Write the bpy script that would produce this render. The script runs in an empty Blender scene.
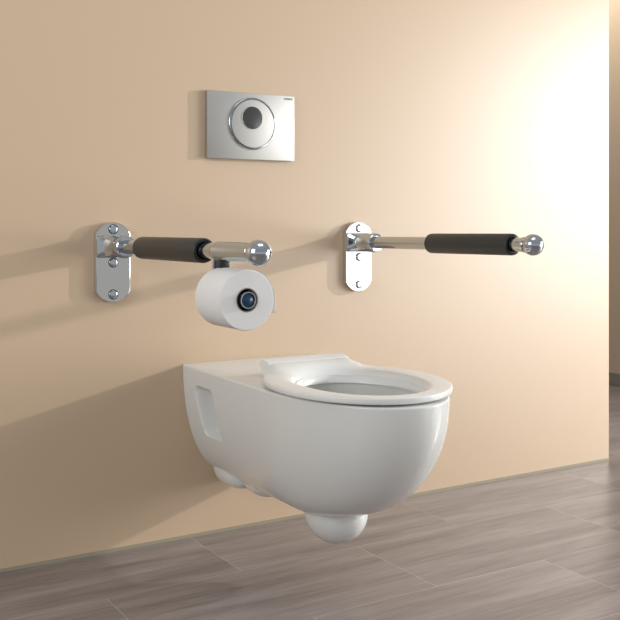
import bpy, bmesh, math
from mathutils import Vector, Matrix
S = bpy.context.scene
COL = S.collection
PI = math.pi

# ------------------------------------------------------------ helpers
def link_mesh(name, bm, mat, parent=None, smooth=True, angle=35, label=None):
    bmesh.ops.recalc_face_normals(bm, faces=bm.faces[:])
    me = bpy.data.meshes.new(name); bm.to_mesh(me); bm.free()
    if smooth:
        for p in me.polygons: p.use_smooth = True
        me.set_sharp_from_angle(angle=math.radians(angle))
    for m in (mat if isinstance(mat, (list, tuple)) else [mat]): me.materials.append(m)
    o = bpy.data.objects.new(name, me); COL.objects.link(o)
    if parent is not None: o.parent = parent
    if label: o['label'] = label
    return o

def thing(name, label, cat, loc=(0, 0, 0), group=None):
    o = bpy.data.objects.new(name, None); COL.objects.link(o)
    o.empty_display_size = .05
    o.location = loc; o['label'] = label; o['category'] = cat
    if group: o['group'] = group
    return o

def structure(name, bm, mat, smooth=False):
    o = link_mesh(name, bm, mat, smooth=smooth); o['kind'] = 'structure'; return o

def box(bm, c, s, bev=0.0, seg=2):
    r = bmesh.ops.create_cube(bm, size=1.0)
    vs = r['verts']
    bmesh.ops.scale(bm, vec=Vector(s), verts=vs)
    bmesh.ops.translate(bm, vec=Vector(c), verts=vs)
    if bev > 0:
        es = list({e for v in vs for e in v.link_edges})
        bmesh.ops.bevel(bm, geom=es, offset=bev, segments=seg, profile=.5, affect='EDGES')

def lathe_y(bm, prof, c=(0, 0, 0), seg=64):
    """profile of (distance from the wall, radius) turned about an axis square to the wall"""
    rings = []
    for t, r in prof:
        if r < 1e-6:
            rings.append([bm.verts.new((c[0], c[1] - t, c[2]))])
        else:
            rings.append([bm.verts.new((c[0] + r * math.cos(2 * PI * k / seg), c[1] - t, c[2] + r * math.sin(2 * PI * k / seg))) for k in range(seg)])
    for a, b in zip(rings, rings[1:]):
        for k in range(seg):
            k2 = (k + 1) % seg
            if len(a) == 1 and len(b) == 1: continue
            if len(a) == 1: bm.faces.new((a[0], b[k], b[k2]))
            elif len(b) == 1: bm.faces.new((a[k], a[k2], b[0]))
            else: bm.faces.new((a[k], a[k2], b[k2], b[k]))

def loft(bm, rings, close_a=True, close_b=True):
    vr = [[bm.verts.new(p) for p in r] for r in rings]
    n = len(vr[0])
    for a, b in zip(vr, vr[1:]):
        for k in range(n):
            k2 = (k + 1) % n
            bm.faces.new((a[k], a[k2], b[k2], b[k]))
    if close_a: bm.faces.new(vr[0])
    if close_b: bm.faces.new(vr[-1][::-1])
    return vr

def sstep(a, b, x):
    t = max(0.0, min(1.0, (x - a) / (b - a))); return t * t * (3 - 2 * t)

# ------------------------------------------------------------ materials
def mat(name, base=(.8, .8, .8), rough=.5, metal=0.0, spec=.5, coat=0.0, coat_rough=.05):
    m = bpy.data.materials.new(name); m.use_nodes = True
    b = m.node_tree.nodes['Principled BSDF']
    b.inputs['Base Color'].default_value = (*base, 1)
    b.inputs['Roughness'].default_value = rough
    b.inputs['Metallic'].default_value = metal
    b.inputs['Specular IOR Level'].default_value = spec
    b.inputs['Coat Weight'].default_value = coat
    b.inputs['Coat Roughness'].default_value = coat_rough
    return m
def N(m, t, **k):
    n = m.node_tree.nodes.new(t)
    for a, v in k.items(): setattr(n, a, v)
    return n
def L(m, a, b): m.node_tree.links.new(a, b)
def bsdf(m): return m.node_tree.nodes['Principled BSDF']

def add_noise_bump(m, scale, strength, dist=.001):
    tc = N(m, 'ShaderNodeTexCoord'); nz = N(m, 'ShaderNodeTexNoise')
    nz.inputs['Scale'].default_value = scale; nz.inputs['Detail'].default_value = 4
    bp = N(m, 'ShaderNodeBump'); bp.inputs['Strength'].default_value = strength; bp.inputs['Distance'].default_value = dist
    L(m, tc.outputs['Object'], nz.inputs['Vector']); L(m, nz.outputs['Fac'], bp.inputs['Height']); L(m, bp.outputs['Normal'], bsdf(m).inputs['Normal'])

M_WALL = mat('beige_satin_wall', (.565, .418, .280), .40, spec=1.0)
add_noise_bump(M_WALL, 160, .02, .0005)
M_WALL2 = mat('beige_side_wall', (.56, .43, .30), .6)
add_noise_bump(M_WALL2, 160, .02, .0005)
M_SILL = mat('grey_green_edge_strip', (.31, .285, .205), .5)
M_SKIRT = mat('grey_green_skirting', (.24, .22, .17), .5)
M_CER = mat('white_glazed_ceramic', (.72, .73, .71), .14, spec=.45)
M_SEAT = mat('white_duroplast', (.79, .80, .79), .2, spec=.35)
M_CHROME = mat('polished_chrome', (.58, .635, .68), .05, 1.0)
M_CHROME_P = mat('polished_chrome_plate', (.70, .705, .69), .07, 1.0)
M_STEEL = mat('brushed_steel', (.48, .475, .455), .5, 1.0)
M_RUBBER = mat('black_soft_grip', (.030, .032, .030), .42, spec=.45)
add_noise_bump(M_RUBBER, 700, .08, .0003)
M_CAP = mat('black_gloss_cap', (.012, .012, .012), .18, spec=.5)
M_BLACKP = mat('black_plastic', (.014, .014, .014), .35)
M_SENSOR = mat('smoked_sensor_window', (.05, .05, .052), .25, spec=.5)
M_SEAM = mat('dark_shadow_gap', (.03, .03, .028), .4)
M_PAPER = mat('white_toilet_paper', (.76, .76, .75), .9, spec=.1)
add_noise_bump(M_PAPER, 420, .35, .0008)
M_SHEET = mat('thin_white_tissue', (.85, .85, .84), .9, spec=.1)
tr = N(M_SHEET, 'ShaderNodeBsdfTranslucent'); tr.inputs['Color'].default_value = (.85, .85, .84, 1); ms = N(M_SHEET, 'ShaderNodeMixShader'); ms.inputs[0].default_value = .5
L(M_SHEET, bsdf(M_SHEET).outputs[0], ms.inputs[1]); L(M_SHEET, tr.outputs[0], ms.inputs[2]); L(M_SHEET, ms.outputs[0], M_SHEET.node_tree.nodes['Material Output'].inputs['Surface'])
M_CORE = mat('grey_cardboard_core', (.30, .28, .25), .9, spec=.1)
M_BLUE = mat('dark_blue_lens', (.006, .045, .10), .12, spec=.6)
M_PRINT = mat('grey_print', (.10, .10, .10), .5)
M_BUFFER = mat('grey_buffer_pad', (.15, .15, .14), .5)

# brushed grain on the flush plate
def brushed(m):
    tc = N(m, 'ShaderNodeTexCoord'); mp = N(m, 'ShaderNodeMapping'); mp.inputs['Scale'].default_value = (6, 6, 900)
    nz = N(m, 'ShaderNodeTexNoise'); nz.inputs['Scale'].default_value = 3; nz.inputs['Detail'].default_value = 3
    mr = N(m, 'ShaderNodeMapRange'); mr.inputs['To Min'].default_value = .52; mr.inputs['To Max'].default_value = .62
    L(m, tc.outputs['Object'], mp.inputs['Vector']); L(m, mp.outputs['Vector'], nz.inputs['Vector'])
    L(m, nz.outputs['Fac'], mr.inputs['Value']); L(m, mr.outputs['Result'], bsdf(m).inputs['Roughness'])
brushed(M_STEEL)

# floor: 615 x 300 mm wood-look tiles, pale joints
def floor_mat():
    m = mat('grey_brown_wood_look_tiles', rough=.32, spec=.6)
    tc = N(m, 'ShaderNodeTexCoord')
    mp = N(m, 'ShaderNodeMapping'); mp.inputs['Location'].default_value = (.472 + .615 * 8, .272 + .3 * 8, 0)
    L(m, tc.outputs['Object'], mp.inputs['Vector'])
    br = N(m, 'ShaderNodeTexBrick'); br.offset = .5; br.offset_frequency = 2; br.squash = 1
    br.inputs['Scale'].default_value = 1; br.inputs['Mortar Size'].default_value = .0007
    br.inputs['Mortar Smooth'].default_value = .2; br.inputs['Bias'].default_value = 0
    br.inputs['Brick Width'].default_value = .615; br.inputs['Row Height'].default_value = .30
    br.inputs['Color1'].default_value = (0, 0, 0, 1); br.inputs['Color2'].default_value = (1, 1, 1, 1); br.inputs['Mortar'].default_value = (.5, .5, .5, 1)
    L(m, mp.outputs['Vector'], br.inputs['Vector'])
    # grain coordinates pushed along by the tile's own random value
    sh = N(m, 'ShaderNodeVectorMath', operation='MULTIPLY'); sh.inputs[1].default_value = (7.3, 3.1, 0)
    L(m, br.outputs['Color'], sh.inputs[0])
    ad = N(m, 'ShaderNodeVectorMath', operation='ADD'); L(m, mp.outputs['Vector'], ad.inputs[0]); L(m, sh.outputs['Vector'], ad.inputs[1])
    def noise(sc, det, rough):
        p = N(m, 'ShaderNodeMapping'); p.inputs['Scale'].default_value = sc; L(m, ad.outputs['Vector'], p.inputs['Vector'])
        n = N(m, 'ShaderNodeTexNoise'); n.inputs['Scale'].default_value = 1; n.inputs['Detail'].default_value = det; n.inputs['Roughness'].default_value = rough
        n.inputs['Distortion'].default_value = .4
        L(m, p.outputs['Vector'], n.inputs['Vector']); return n
    a = noise((1.6, 17, 1), 5, .6); b = noise((9, 130, 1), 4, .6)
    mx = N(m, 'ShaderNodeMix', data_type='FLOAT'); mx.inputs[0].default_value = .35
    L(m, a.outputs['Fac'], mx.inputs[2]); L(m, b.outputs['Fac'], mx.inputs[3])
    cr = N(m, 'ShaderNodeValToRGB'); e = cr.color_ramp.elements
    e[0].position = .30; e[0].color = (.125, .102, .097, 1)
    e[1].position = .72; e[1].color = (.37, .322, .312, 1)
    mid = e.new(.5); mid.color = (.245, .208, .199, 1)
    L(m, mx.outputs[0], cr.inputs['Fac'])
    jm = N(m, 'ShaderNodeMix', data_type='RGBA'); L(m, br.outputs['Fac'], jm.inputs[0])
    L(m, cr.outputs['Color'], jm.inputs[6]); jm.inputs[7].default_value = (.46, .42, .39, 1)
    L(m, jm.outputs[2], bsdf(m).inputs['Base Color'])
    bp = N(m, 'ShaderNodeBump'); bp.inputs['Strength'].default_value = .12; bp.inputs['Distance'].default_value = .001
    L(m, mx.outputs[0], bp.inputs['Height']); L(m, bp.outputs['Normal'], bsdf(m).inputs['Normal'])
    return m
M_FLOOR = floor_mat()

# ------------------------------------------------------------ the room
WX1 = 1.308
bm = bmesh.new(); box(bm, (.3, -.2, -.05), (9.4, 8.6, .1)); structure('floor', bm, M_FLOOR)
bm = bmesh.new(); box(bm, ((WX1 - 3.2) / 2, .06, 1.35), (WX1 + 3.2, .12, 2.7), .003, 2); structure('wall_back', bm, M_WALL)
bm = bmesh.new(); box(bm, (2.52, 1.45, 1.35), (.12, 2.5, 2.7)); structure('wall_right', bm, M_WALL2)
bm = bmesh.new(); box(bm, (2.452, 1.45, .03), (.016, 2.5, .06), .002); structure('baseboard_right', bm, M_SKIRT)
bm = bmesh.new(); box(bm, ((WX1 - 3.2) / 2, -.0015, .0035), (WX1 + 3.2 - .006, .003, .007)); structure('baseboard_back', bm, M_SILL)

# ------------------------------------------------------------ the wall-hung toilet
toilet = thing('wall_hung_toilet', 'white wall-hung ceramic toilet with open oval seat ring, floating above the grey-brown tiled floor', 'toilet', (0, 0, 0))
TOP = .423; HH = .287; WW = .183; TIP = .716; BASE = .373

def outline(w, Lf, t0, ncorner=1):
    """half outline from rear centre round to the front tip (x positive side)"""
    pts = []
    for k in range(9): pts.append((w * k / 8, 0.0))
    tseg = [i / 150 * t0 for i in range(1, 151)]
    for t in tseg: pts.append((w, t))
    for k in range(1, 49):
        th = PI / 2 * k / 48
        pts.append((w * max(0.0, math.cos(th)) ** (2 / 2.115), t0 + (Lf - t0) * math.sin(th) ** (2 / 2.115)))
    return pts

def recess(x, t, z):
    # soft-edged pocket in the flank that takes the hidden wall fixing
    c = (.3235 - z)
    tt = t - (.121 + c * .19)
    dx = abs(tt) - .0430; dz = abs(z - .3235) - .0545; r = .010
    d = math.hypot(max(dx + r, 0), max(dz + r, 0)) + min(max(dx + r, dz + r), 0) - r
    return 1 - sstep(-.007, .005, d)

bm = bmesh.new(); rings = []
levels = [PI / 2 * i / 130 for i in range(131)]
def ring(w, Lf, t0, z, dent=True):
    h = outline(w, Lf, t0); full = []
    right = h[1:-1]; left = [(-x, t) for x, t in reversed(h[1:-1])]
    for x, t in [h[0]] + right + [h[-1]] + left:
        if dent and t > .03 and t < .27 and .22 < z < .41 and abs(x) > .1:
            x -= math.copysign(.042 * recess(x, t, z), x)
        full.append((x, -t - (0.0005 if t == 0 else 0), z))
    return full
for ph in reversed(levels):
    d = HH * math.sin(ph) ** (2 / 2.037); k = max(0.0, 1 - (d / HH) ** 2.037)
    w = max(.0015, WW * k ** .334)
    kl = max(0.0, 1 - (d / HH) ** 2.178)
    Lf = BASE + .004 + (TIP - BASE - .004) * kl ** .5
    if d < .004: continue
    rings.append(ring(w, Lf, BASE, TOP - d))
for i in range(0, 7):                                  # small radius on the top edge
    a = PI / 2 * i / 6; r = .004
    rings.append(ring(WW - r * (1 - math.cos(a)), TIP - r * (1 - math.cos(a)), BASE, TOP - r + r * math.sin(a), False))
n_out = len(rings[0])
# inner opening, each vertex met by angle
def inner(sa, sb, tc, z):
    out = []
    for x, y, _ in rings[-1]:
        a = math.atan2((-y - .49), x)
        out.append((sa * math.cos(a), -(tc + sb * math.sin(a)), z))
    return out
rings.append(inner(.133, .173, .498, TOP))
rings.append(inner(.1295, .1695, .498, TOP - .0015))
rings.append(inner(.1275, .1675, .498, TOP - .006))
rings.append(inner(.1275, .1675, .498, TOP - .022))
rings.append(inner(.131, .171, .497, TOP - .03))
for q in range(1, 13):
    a = q / 12
    rings.append(inner(.131 * (1 - .72 * a ** 2.2),   .170 * (1 - .66 * a ** 2.2), .497 - .05 * a, TOP - .03 - .17 * a ** .8))
loft(bm, rings)
FALL = .009
for v in bm.verts: v.co.z -= FALL * -v.co.y * sstep(.25, .40, v.co.z)
body = link_mesh('ceramic_bowl', bm, M_CER, toilet, angle=55)

# outlet dome under the bowl
bm = bmesh.new()
bmesh.ops.create_uvsphere(bm, u_segments=48, v_segments=28, radius=1)
for v in bm.verts:
    v.co = Vector((v.co.x * .066, -.400 + v.co.y * .080, .139 + (v.co.z * .068 if v.co.z < 0 else v.co.z * .05)))
link_mesh('trap_outlet', bm, M_CER, toilet)
# connection casings behind it, against the wall
for (x0, y0, sx, sy, z0, sz) in ((-.060, -.065, .056, .085, .176, .050), (-.040, -.170, .056, .068, .176, .050)):
    bm = bmesh.new(); bmesh.ops.create_uvsphere(bm, u_segments=40, v_segments=24, radius=1)
    for v in bm.verts:
        c = v.co; q = 2.6
        s = (abs(c.x) ** q + abs(c.y) ** q + abs(c.z) ** q) ** (1 / q)
        v.co = Vector((x0 + c.x / s * sx + 0.0, min(-.001, y0 + c.y / s * sy), z0 + c.z / s * sz))
    link_mesh('pipe_casing', bm, M_CER, toilet)

# seat ring
SC, SA, SB = .479, .1855, .2255          # outer ellipse
IC, IA, IB = .498, .119, .158          # opening
bm = bmesh.new(); rings = []; NS = 160
def lift(x, t, u):
    """the rear of the ring sweeps up into the raised back edge"""
    side = 1 - sstep(.094, .140, abs(x))
    return .0165 * (1 - sstep(.285, .368, t)) * side
prof = []      # (u across: 0 outer .. 1 inner, z)
z0 = TOP + .0042; zt = TOP + .0170
for i in range(7):
    a = PI / 2 * i / 6; prof.append((.055 * (1 - math.cos(a)), z0 + .0095 + (zt - z0 - .0095) * math.sin(a)))
prof = [(.05, z0), (.012, z0 + .002), (0, z0 + .004)] + prof
prof += [(.2, zt), (.4, zt - .0003), (.55, zt - .001), (.66, zt - .0024), (.75, zt - .0048), (.83, zt - .0088), (.90, zt - .0145), (.95, zt - .0195), (.99, zt - .0265), (1.0, zt - .0290), (.985, zt - .0300), (.955, TOP - .004), (.945, z0)]
nu = len(prof)
# towards the front the inside of the ring stays flat on top and drops steeply; at the back it is a soft hollow
steep = {.55: (.62, -.0004), .66: (.74, -.0008), .75: (.82, -.0016), .83: (.875, -.0038), .90: (.91, -.0080), .95: (.95, -.0150), .99: (.985, -.0240)}
for k in range(NS):
    th = 2 * PI * k / NS
    ox, ot = SA * math.cos(th), SC + SB * math.sin(th)
    ix, it = IA * math.cos(th), IC + IB * math.sin(th)
    r = []
    back = 1 - sstep(-.75, .05, math.sin(th))
    for j, (u, z) in enumerate(prof):
        if u in steep and j < nu - 4:
            su, sz = steep[u]; u = u * back + su * (1 - back); z = z * back + (zt + sz) * (1 - back)
        x = ox + (ix - ox) * u; t = ot + (it - ot) * u
        up = lift(x, t, u) if 2 < j < nu - 4 else 0
        r.append(bm.verts.new((x, -t, z + up)))
    rings.append(r)
for k in range(NS):
    a, b = rings[k], rings[(k + 1) % NS]
    for j in range(nu):
        j2 = (j + 1) % nu
        bm.faces.new((a[j], a[j2], b[j2], b[j]))
for v in bm.verts: v.co.z -= FALL * -v.co.y
seat = link_mesh('seat_ring', bm, M_SEAT, toilet, angle=60)

# raised back edge of the seat, its teardrop end faces showing
bm = bmesh.new()
pf = [(.262, TOP + .003), (.256, TOP + .012), (.250, TOP + .028)]
for i in range(9):
    a = PI - (PI * .62) * i / 8; pf.append((.262 + .012 * math.cos(a), TOP + .0335 + .0105 * math.sin(a)))
pf += [(.278, TOP + .0405), (.290, TOP + .0370), (.296, TOP + .0330), (.298, TOP + .026), (.292, TOP + .018), (.288, TOP + .010), (.286, TOP + .003)]
pf = [(t, TOP + .003 + (z - TOP - .003) * .88 - .002) for t, z in pf]
rr = []
for x in (-.107, -.1055, -.103) + tuple(-.096 + .192 * i / 10 for i in range(11)) + (.103, .1055, .107):
    s = {.107: .93, .1055: .985}.get(abs(x), 1)
    rr.append([(x, -(.274 + (t - .274) * s), TOP + .022 + (z - TOP - .022) * s) for t, z in pf])
loft(bm, rr)
link_mesh('seat_back_edge', bm, M_SEAT, toilet, angle=40)
# hinge bushes and buffers between seat and rim
for x in (-.075, .075):
    bm = bmesh.new(); bmesh.ops.create_cone(bm, cap_ends=True, segments=32, radius1=.011, radius2=.010, depth=.012, matrix=Matrix.Translation((x, -.274, TOP + .0035)))
    link_mesh('hinge_bush', bm, M_CHROME, toilet)
for x, t in ((-.125, .60), (.125, .60), (-.155, .42), (.155, .42)):
    bm = bmesh.new(); box(bm, (x, -t, TOP + .0028 - FALL * t), (.012, .026, .005), .002); link_mesh('seat_buffer', bm, M_BUFFER, toilet)

# ------------------------------------------------------------ grab bars
def plate_outline(hw, z0, z1, sag, n=14):
    R = (hw * hw + sag * sag) / (2 * sag); a0 = math.asin(hw / R); pts = []
    for i in range(n + 1):
        a = -a0 + 2 * a0 * i / n; pts.append((R * math.sin(a), z1 - R + R * math.cos(a)))
    for i in range(n + 1):
        a = a0 - 2 * a0 * i / n; pts.append((R * math.sin(a), z0 + R - R * math.cos(a)))
    return pts

def grab_bar(x, label, ball, tip_z, root_z, sleeve):
    g = thing('grab_bar', label, 'grab bar', (x, 0, root_z))
    def o(name, bm, m, **k): return link_mesh(name, bm, m, g, **k)
    # mounting plate
    bm = bmesh.new(); z0, z1 = .582 - root_z, .768 - root_z; rs = []
    for y, s in ((-.0004, 1), (-.0145, 1), (-.0156, .988), (-.0160, .962)):
        rs.append([(px * s - .004, y, (pz - (z0 + z1) / 2) * (1 - (1 - s) * .45) + (z0 + z1) / 2) for px, pz in plate_outline(.0415, z0, z1, .026)])
    loft(bm, rs); o('mounting_plate', bm, M_CHROME_P, angle=12)
    for zb in (.7515, .6744, .6005):
        bm = bmesh.new(); lathe_y(bm, [(.0150, .0100), (.0166, .0100), (.0172, .0095), (.0176, .0085), (.0178, .0072), (.0179, .0040), (.01795, 0)], (-.004, 0, zb - root_z), 32)
        w = o('screw', bm, M_CHROME, angle=50)
        bm = bmesh.new(); lathe_y(bm, [(.0159, .0085), (.0159, .0118), (.0164, .0118), (.0164, .0085)], (-.004, 0, zb - root_z), 32)
        o('washer', bm, M_SEAM, angle=50).parent = w
    # flared bracket: rectangular foot running into a round socket
    bm = bmesh.new(); rs = []; n = 48
    for t, hw, hz, p in ((.0135, .0412, .0255, 14), (.020, .0412, .0255, 14), (.0225, .0400, .0253, 12), (.027, .0365, .0251, 9), (.033, .0325, .0251, 6), (.040, .0290, .0251, 4), (.049, .0265, .0252, 2.7), (.060, .0254, .0252, 2.2), (.068, .0252, .0252, 2), (.088, .0252, .0252, 2), (.0915, .0243, .0243, 2), (.0932, .0222, .0222, 2), (.0936, .0165, .0165, 2)):
        r = []
        for k in range(n):
            a = 2 * PI * (k + .5) / n; c, s = math.cos(a), math.sin(a)
            q = (abs(c) ** p + abs(s) ** p) ** (-1 / p)
            r.append((hw * q * c - .004 * (1 - sstep(.02, .06, t)), -t, hz * q * s))
        rs.append(r)
    loft(bm, rs); o('wall_bracket', bm, M_CHROME, angle=28)
    sl = math.atan2(tip_z - root_z, ball)
    M = Matrix.Rotation(-sl, 4, 'X')
    def tilt(bm): bmesh.ops.transform(bm, matrix=M, verts=bm.verts[:])
    bm = bmesh.new(); lathe_y(bm, [(.06, 0), (.06, .0158), (ball - .018, .0158), (ball - .015, .0165), (ball - .012, 0)]); tilt(bm); o('tube', bm, M_CHROME)
    a, b = sleeve
    bm = bmesh.new(); lathe_y(bm, [(a, .0162), (a, .0205), (a + .0008, .0222), (a + .003, .0236), (a + .006, .0240), (b - .006, .0240), (b - .0025, .0234), (b - .0008, .0222), (b - .0006, .0212), (b - .002, .0200), (b - .004, .0162)], seg=72); tilt(bm)
    gr = o('foam_grip', bm, M_RUBBER, angle=50)
    bm = bmesh.new(); lathe_y(bm, [(b - .006, .0162), (b - .0012, .0198), (b - .0004, .0188), (b - .0004, .0172), (b - .003, .0160)], seg=72); tilt(bm)
    o('end_cap', bm, M_CAP, angle=50).parent = gr
    bm = bmesh.new()
    pr = [(ball - .0248, 0), (ball - .0248, .0172), (ball - .019, .0172)]
    R = .0232
    for i in range(33):
        an = math.radians(140) * (1 - i / 32); pr.append((ball + R * math.cos(an), max(0, R * math.sin(an))))
    lathe_y(bm, pr, seg=72); tilt(bm); o('end_ball', bm, M_CHROME, angle=50)
    return g, sl

BLX = -.361
barL, slL = grab_bar(BLX, 'left chrome grab bar with black grip next to its wall plate, carrying the toilet roll', .716, .7155, .7115, (.184, .502))
barR, slR = grab_bar(.326, 'right chrome grab bar, bare tube at the wall and black grip near its ball end', .668, .7200, .7135, (.322, .609))

# ------------------------------------------------------------ roll holder and toilet roll
RZ = .632
def tz(t): return .7115 + math.tan(slL) * t
hold = thing('toilet_roll_holder', 'chrome toilet roll holder sleeved over the front end of the left grab bar', 'roll holder', (BLX, -.60, RZ))
def oh(name, bm, m, parent=None, **k):
    bmesh.ops.translate(bm, vec=Vector((-BLX, .60, -RZ)), verts=bm.verts[:])
    return link_mesh(name, bm, m, parent or hold, **k)
bm = bmesh.new()
lathe_y(bm, [(.558, .0160), (.558, .0176), (.5592, .0182), (.5648, .0182), (.566, .0178), (.698, .0178), (.6986, .0160)], (0, 0, 0), 64)
bmesh.ops.transform(bm, matrix=Matrix.Rotation(-slL, 4, 'X'), verts=bm.verts[:])
bmesh.ops.translate(bm, vec=Vector((BLX, 0, .7115)), verts=bm.verts[:])
oh('clamp_sleeve', bm, M_CHROME, angle=40)
bm = bmesh.new(); box(bm, (BLX, -.5635, (.703 + RZ - .012) / 2), (.028, .006, .703 - RZ + .012), .0015); oh('hanger_arm', bm, M_CHROME)
bm = bmesh.new(); box(bm, (BLX, -.578, .6925), (.018, .022, .0165), .001)
oh('clamp_block', bm, M_BLACKP)
bm = bmesh.new(); lathe_y(bm, [(.564, 0), (.564, .0196), (.655, .0196), (.656, .0140), (.669, .0140), (.669, 0)], (BLX, 0, RZ), 48); oh('spindle', bm, M_BLACKP)
bm = bmesh.new(); lathe_y(bm, [(.664, .0140), (.6785, .0152), (.6800, .0146), (.6800, .0132), (.6785, .0124), (.670, .0122)], (BLX, 0, RZ), 48)
ring_ = oh('spindle_cap', bm, M_CHROME)
bm = bmesh.new(); lathe_y(bm, [(.670, .0124), (.6765, .0124), (.6785, .008), (.679, 0)], (BLX, 0, RZ), 48); oh('cap_lens', bm, M_BLUE, parent=ring_)

roll = thing('toilet_roll', 'white toilet paper roll hanging under the left grab bar, its flat end facing out', 'toilet roll', (BLX, -.624, RZ))
def orl(name, bm, m, parent=None, **k):
    bmesh.ops.translate(bm, vec=Vector((-BLX, .624, -RZ)), verts=bm.verts[:])
    return link_mesh(name, bm, m, parent or roll, **k)
bm = bmesh.new(); lathe_y(bm, [(.573, .0215), (.573, .0522), (.5738, .0532), (.5755, .0535), (.6725, .0535), (.6742, .0531), (.675, .0522), (.675, .0215)], (BLX, 0, RZ), 128)
bm.faces.ensure_lookup_table()
# close the bore
lathe_y(bm, [(.675, .0215), (.573, .0215)], (BLX, 0, RZ), 128)
bmesh.ops.remove_doubles(bm, verts=bm.verts[:], dist=1e-5)
orl('paper_winding', bm, M_PAPER, angle=40)
bm = bmesh.new(); lathe_y(bm, [(.5725, .0214), (.5725, .0200), (.6755, .0200), (.6755, .0214), (.5725, .0214)], (BLX, 0, RZ), 64); orl('cardboard_core', bm, M_CORE, angle=40)
# loose end of the paper lifting off on the right
bm = bmesh.new(); pts = []
for i in range(15):
    a = math.radians(62 - 66 * i / 14); r = .0542 + .0026 * (i / 14)
    pts.append((BLX + r * math.cos(a), RZ + r * math.sin(a)))
for i in range(1, 6): pts.append((BLX + .0568 + .0002 * i, RZ - .0040 - .0044 * i))
vr = []
for x, z in pts:
    vr.append([bm.verts.new((x, y, z)) for y in (-.5745, -.608, -.641, -.6738)])
for a, b in zip(vr, vr[1:]):
    for j in range(3): bm.faces.new((a[j], a[j + 1], b[j + 1], b[j]))
tail = orl('loose_sheet', bm, M_SHEET)
md = tail.modifiers.new('thickness', 'SOLIDIFY'); md.thickness = .0005; md.offset = 1

# ------------------------------------------------------------ flush plate
FZ = 1.008
fp = thing('flush_plate', 'brushed steel rectangular flush plate with a round button, high on the beige wall', 'flush plate', (0, 0, FZ))
def of(name, bm, m, parent=None, **k): return link_mesh(name, bm, m, parent or fp, **k)
bm = bmesh.new(); box(bm, (-.0008, -.0068, .0006), (.2475, .0130, .1665), .0008, 2); of('plate', bm, M_STEEL, angle=30)
BX, BZ = .0005, .007
bm = bmesh.new(); lathe_y(bm, [(.0130, .0600), (.0138, .0655), (.0146, .0660), (.0156, .0655), (.0160, .0640), (.0148, .0625), (.0142, .0600)], (BX, 0, BZ), 96)
of('chrome_ring', bm, M_CHROME, angle=50)
bm = bmesh.new(); lathe_y(bm, [(.0134, 0), (.0134, .0628), (.0144, .0628), (.0144, 0)], (BX, 0, BZ), 96)
of('button_gap', bm, M_SEAM, angle=50)
bm = bmesh.new(); lathe_y(bm, [(.0140, 0), (.0140, .0604), (.0166, .0604), (.0176, .0598), (.0178, .0590), (.0178, 0)], (BX, 0, BZ), 96)
btn = of('round_button', bm, M_STEEL, angle=40)
SX, SZ = -.0020, .0215
bm = bmesh.new(); lathe_y(bm, [(.0174, 0), (.0174, .0285), (.0184, .0285), (.0186, .0278), (.0186, 0)], (SX, 0, SZ), 72)
of('sensor_window', bm, M_SENSOR, parent=btn, angle=40)
bm = bmesh.new(); lathe_y(bm, [(.0174, .0283), (.0174, .0293), (.0188, .0293), (.0190, .0288), (.0188, .0283), (.0174, .0283)], (SX, 0, SZ), 72)
of('window_rim', bm, M_STEEL, parent=btn, angle=50)
cu = bpy.data.curves.new('lettering', 'FONT'); cu.body = 'GEBERIT'; cu.size = .0066; cu.extrude = .0001; cu.align_x = 'RIGHT'; cu.space_character = 1.05
tmp = bpy.data.objects.new('tmp', cu); COL.objects.link(tmp)
bpy.context.view_layer.update()
me = bpy.data.meshes.new_from_object(tmp.evaluated_get(bpy.context.evaluated_depsgraph_get()))
bpy.data.objects.remove(tmp); me.materials.clear(); me.materials.append(M_PRINT)
lt = bpy.data.objects.new('lettering', me); COL.objects.link(lt); lt.parent = fp
lt.rotation_euler = (PI / 2, 0, 0); lt.location = (.1185, -.0136, .0738)
lt['label'] = 'tiny grey maker lettering'

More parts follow.
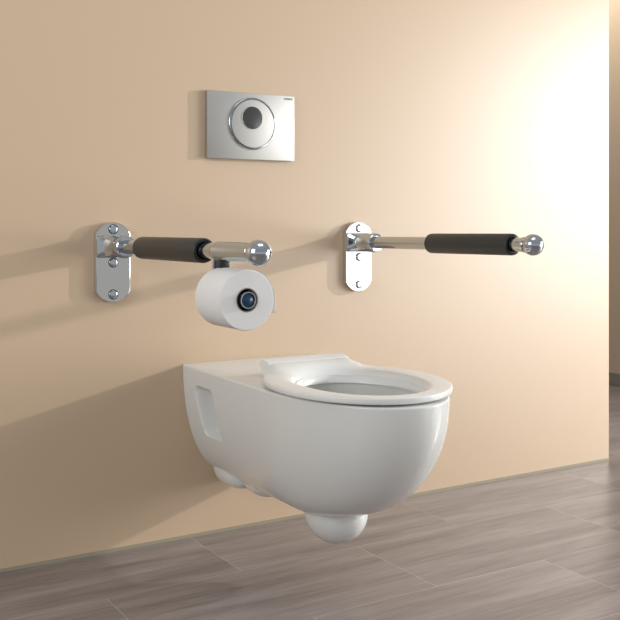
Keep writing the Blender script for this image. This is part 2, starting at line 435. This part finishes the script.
# ------------------------------------------------------------ light
def area(name, loc, target, sx, sy, power, col=(1, 1, 1), spread=180):
    l = bpy.data.lights.new(name, 'AREA'); l.shape = 'RECTANGLE'; l.size = sx; l.size_y = sy; l.energy = power; l.color = col; l.spread = math.radians(spread)
    o = bpy.data.objects.new(name, l); COL.objects.link(o); o.location = loc
    o.rotation_euler = (Vector(target) - Vector(loc)).to_track_quat('-Z', 'Y').to_euler(); return o
k = bpy.data.lights.new('wall_washer_spot', 'SPOT'); k.energy = 640; k.spot_size = math.radians(58); k.spot_blend = 1; k.shadow_soft_size = .06; k.color = (1, .985, .96)
ko = bpy.data.objects.new('wall_washer_spot', k); COL.objects.link(ko); ko.location = (4.6, -1.35, 1.55)
ko.rotation_euler = (Vector((.3, 0, .75)) - ko.location).to_track_quat('-Z', 'Y').to_euler()
area('front_softbox', (3.6, -4.2, .50), (.4, 0, .6), 1.3, 1.0, 22, (1, .99, .97))
area('side_softbox', (3.6, -2.2, 1.05), (.6, 0, .9), 1.4, 1.8, 78, (1, .99, .97))
area('left_softbox', (-2.7, -1.35, 1.5), (0, -.5, .4), 1.2, 1.2, 29, (.97, .99, 1))
area('ceiling_softbox', (-.1, -1.3, 2.6), (-.1, -.8, 0), 1.2, .8, 5, (.97, .99, 1))
area('passage_lamp', (1.95, 1.15, 2.45), (2.46, 1.1, 1.5), .3, .3, 19, (1, .95, .88))

w = bpy.data.worlds.new('studio'); S.world = w; w.use_nodes = True
nt = w.node_tree; bg = nt.nodes['Background']
tc = nt.nodes.new('ShaderNodeTexCoord'); sp = nt.nodes.new('ShaderNodeSeparateXYZ')
mr = nt.nodes.new('ShaderNodeMapRange'); mr.inputs['From Min'].default_value = -1; mr.inputs['From Max'].default_value = 1
cr = nt.nodes.new('ShaderNodeValToRGB'); e = cr.color_ramp.elements
e[0].color = (.05, .05, .05, 1); e[1].color = (.46, .47, .48, 1)
for p_, c_ in ((.38, .10), (.46, .52), (.57, .52), (.64, .36)):
    q_ = e.new(p_); q_.color = (c_, c_, c_, 1)
nt.links.new(tc.outputs['Generated'], sp.inputs[0]); nt.links.new(sp.outputs['Z'], mr.inputs['Value'])
nt.links.new(mr.outputs['Result'], cr.inputs['Fac']); nt.links.new(cr.outputs['Color'], bg.inputs['Color'])
bg.inputs['Strength'].default_value = .82

# ------------------------------------------------------------ camera
cam = bpy.data.cameras.new('camera'); co = bpy.data.objects.new('camera', cam); COL.objects.link(co); S.camera = co
co.location = (-1.1629, -2.2047, .7698)
co.rotation_euler = (PI / 2, 0, -math.radians(31.8))
cam.sensor_width = 36; cam.lens = 984.3 / 620 * 36
cam.shift_x = (310 - 318.4) / 620; cam.shift_y = (221.4 - 310) / 620
cam.clip_start = .05
S.view_settings.view_transform = 'Standard'; S.view_settings.look = 'None'; S.view_settings.gamma = 1
S.view_settings.use_curve_mapping = False; S.view_settings.exposure = 0.08
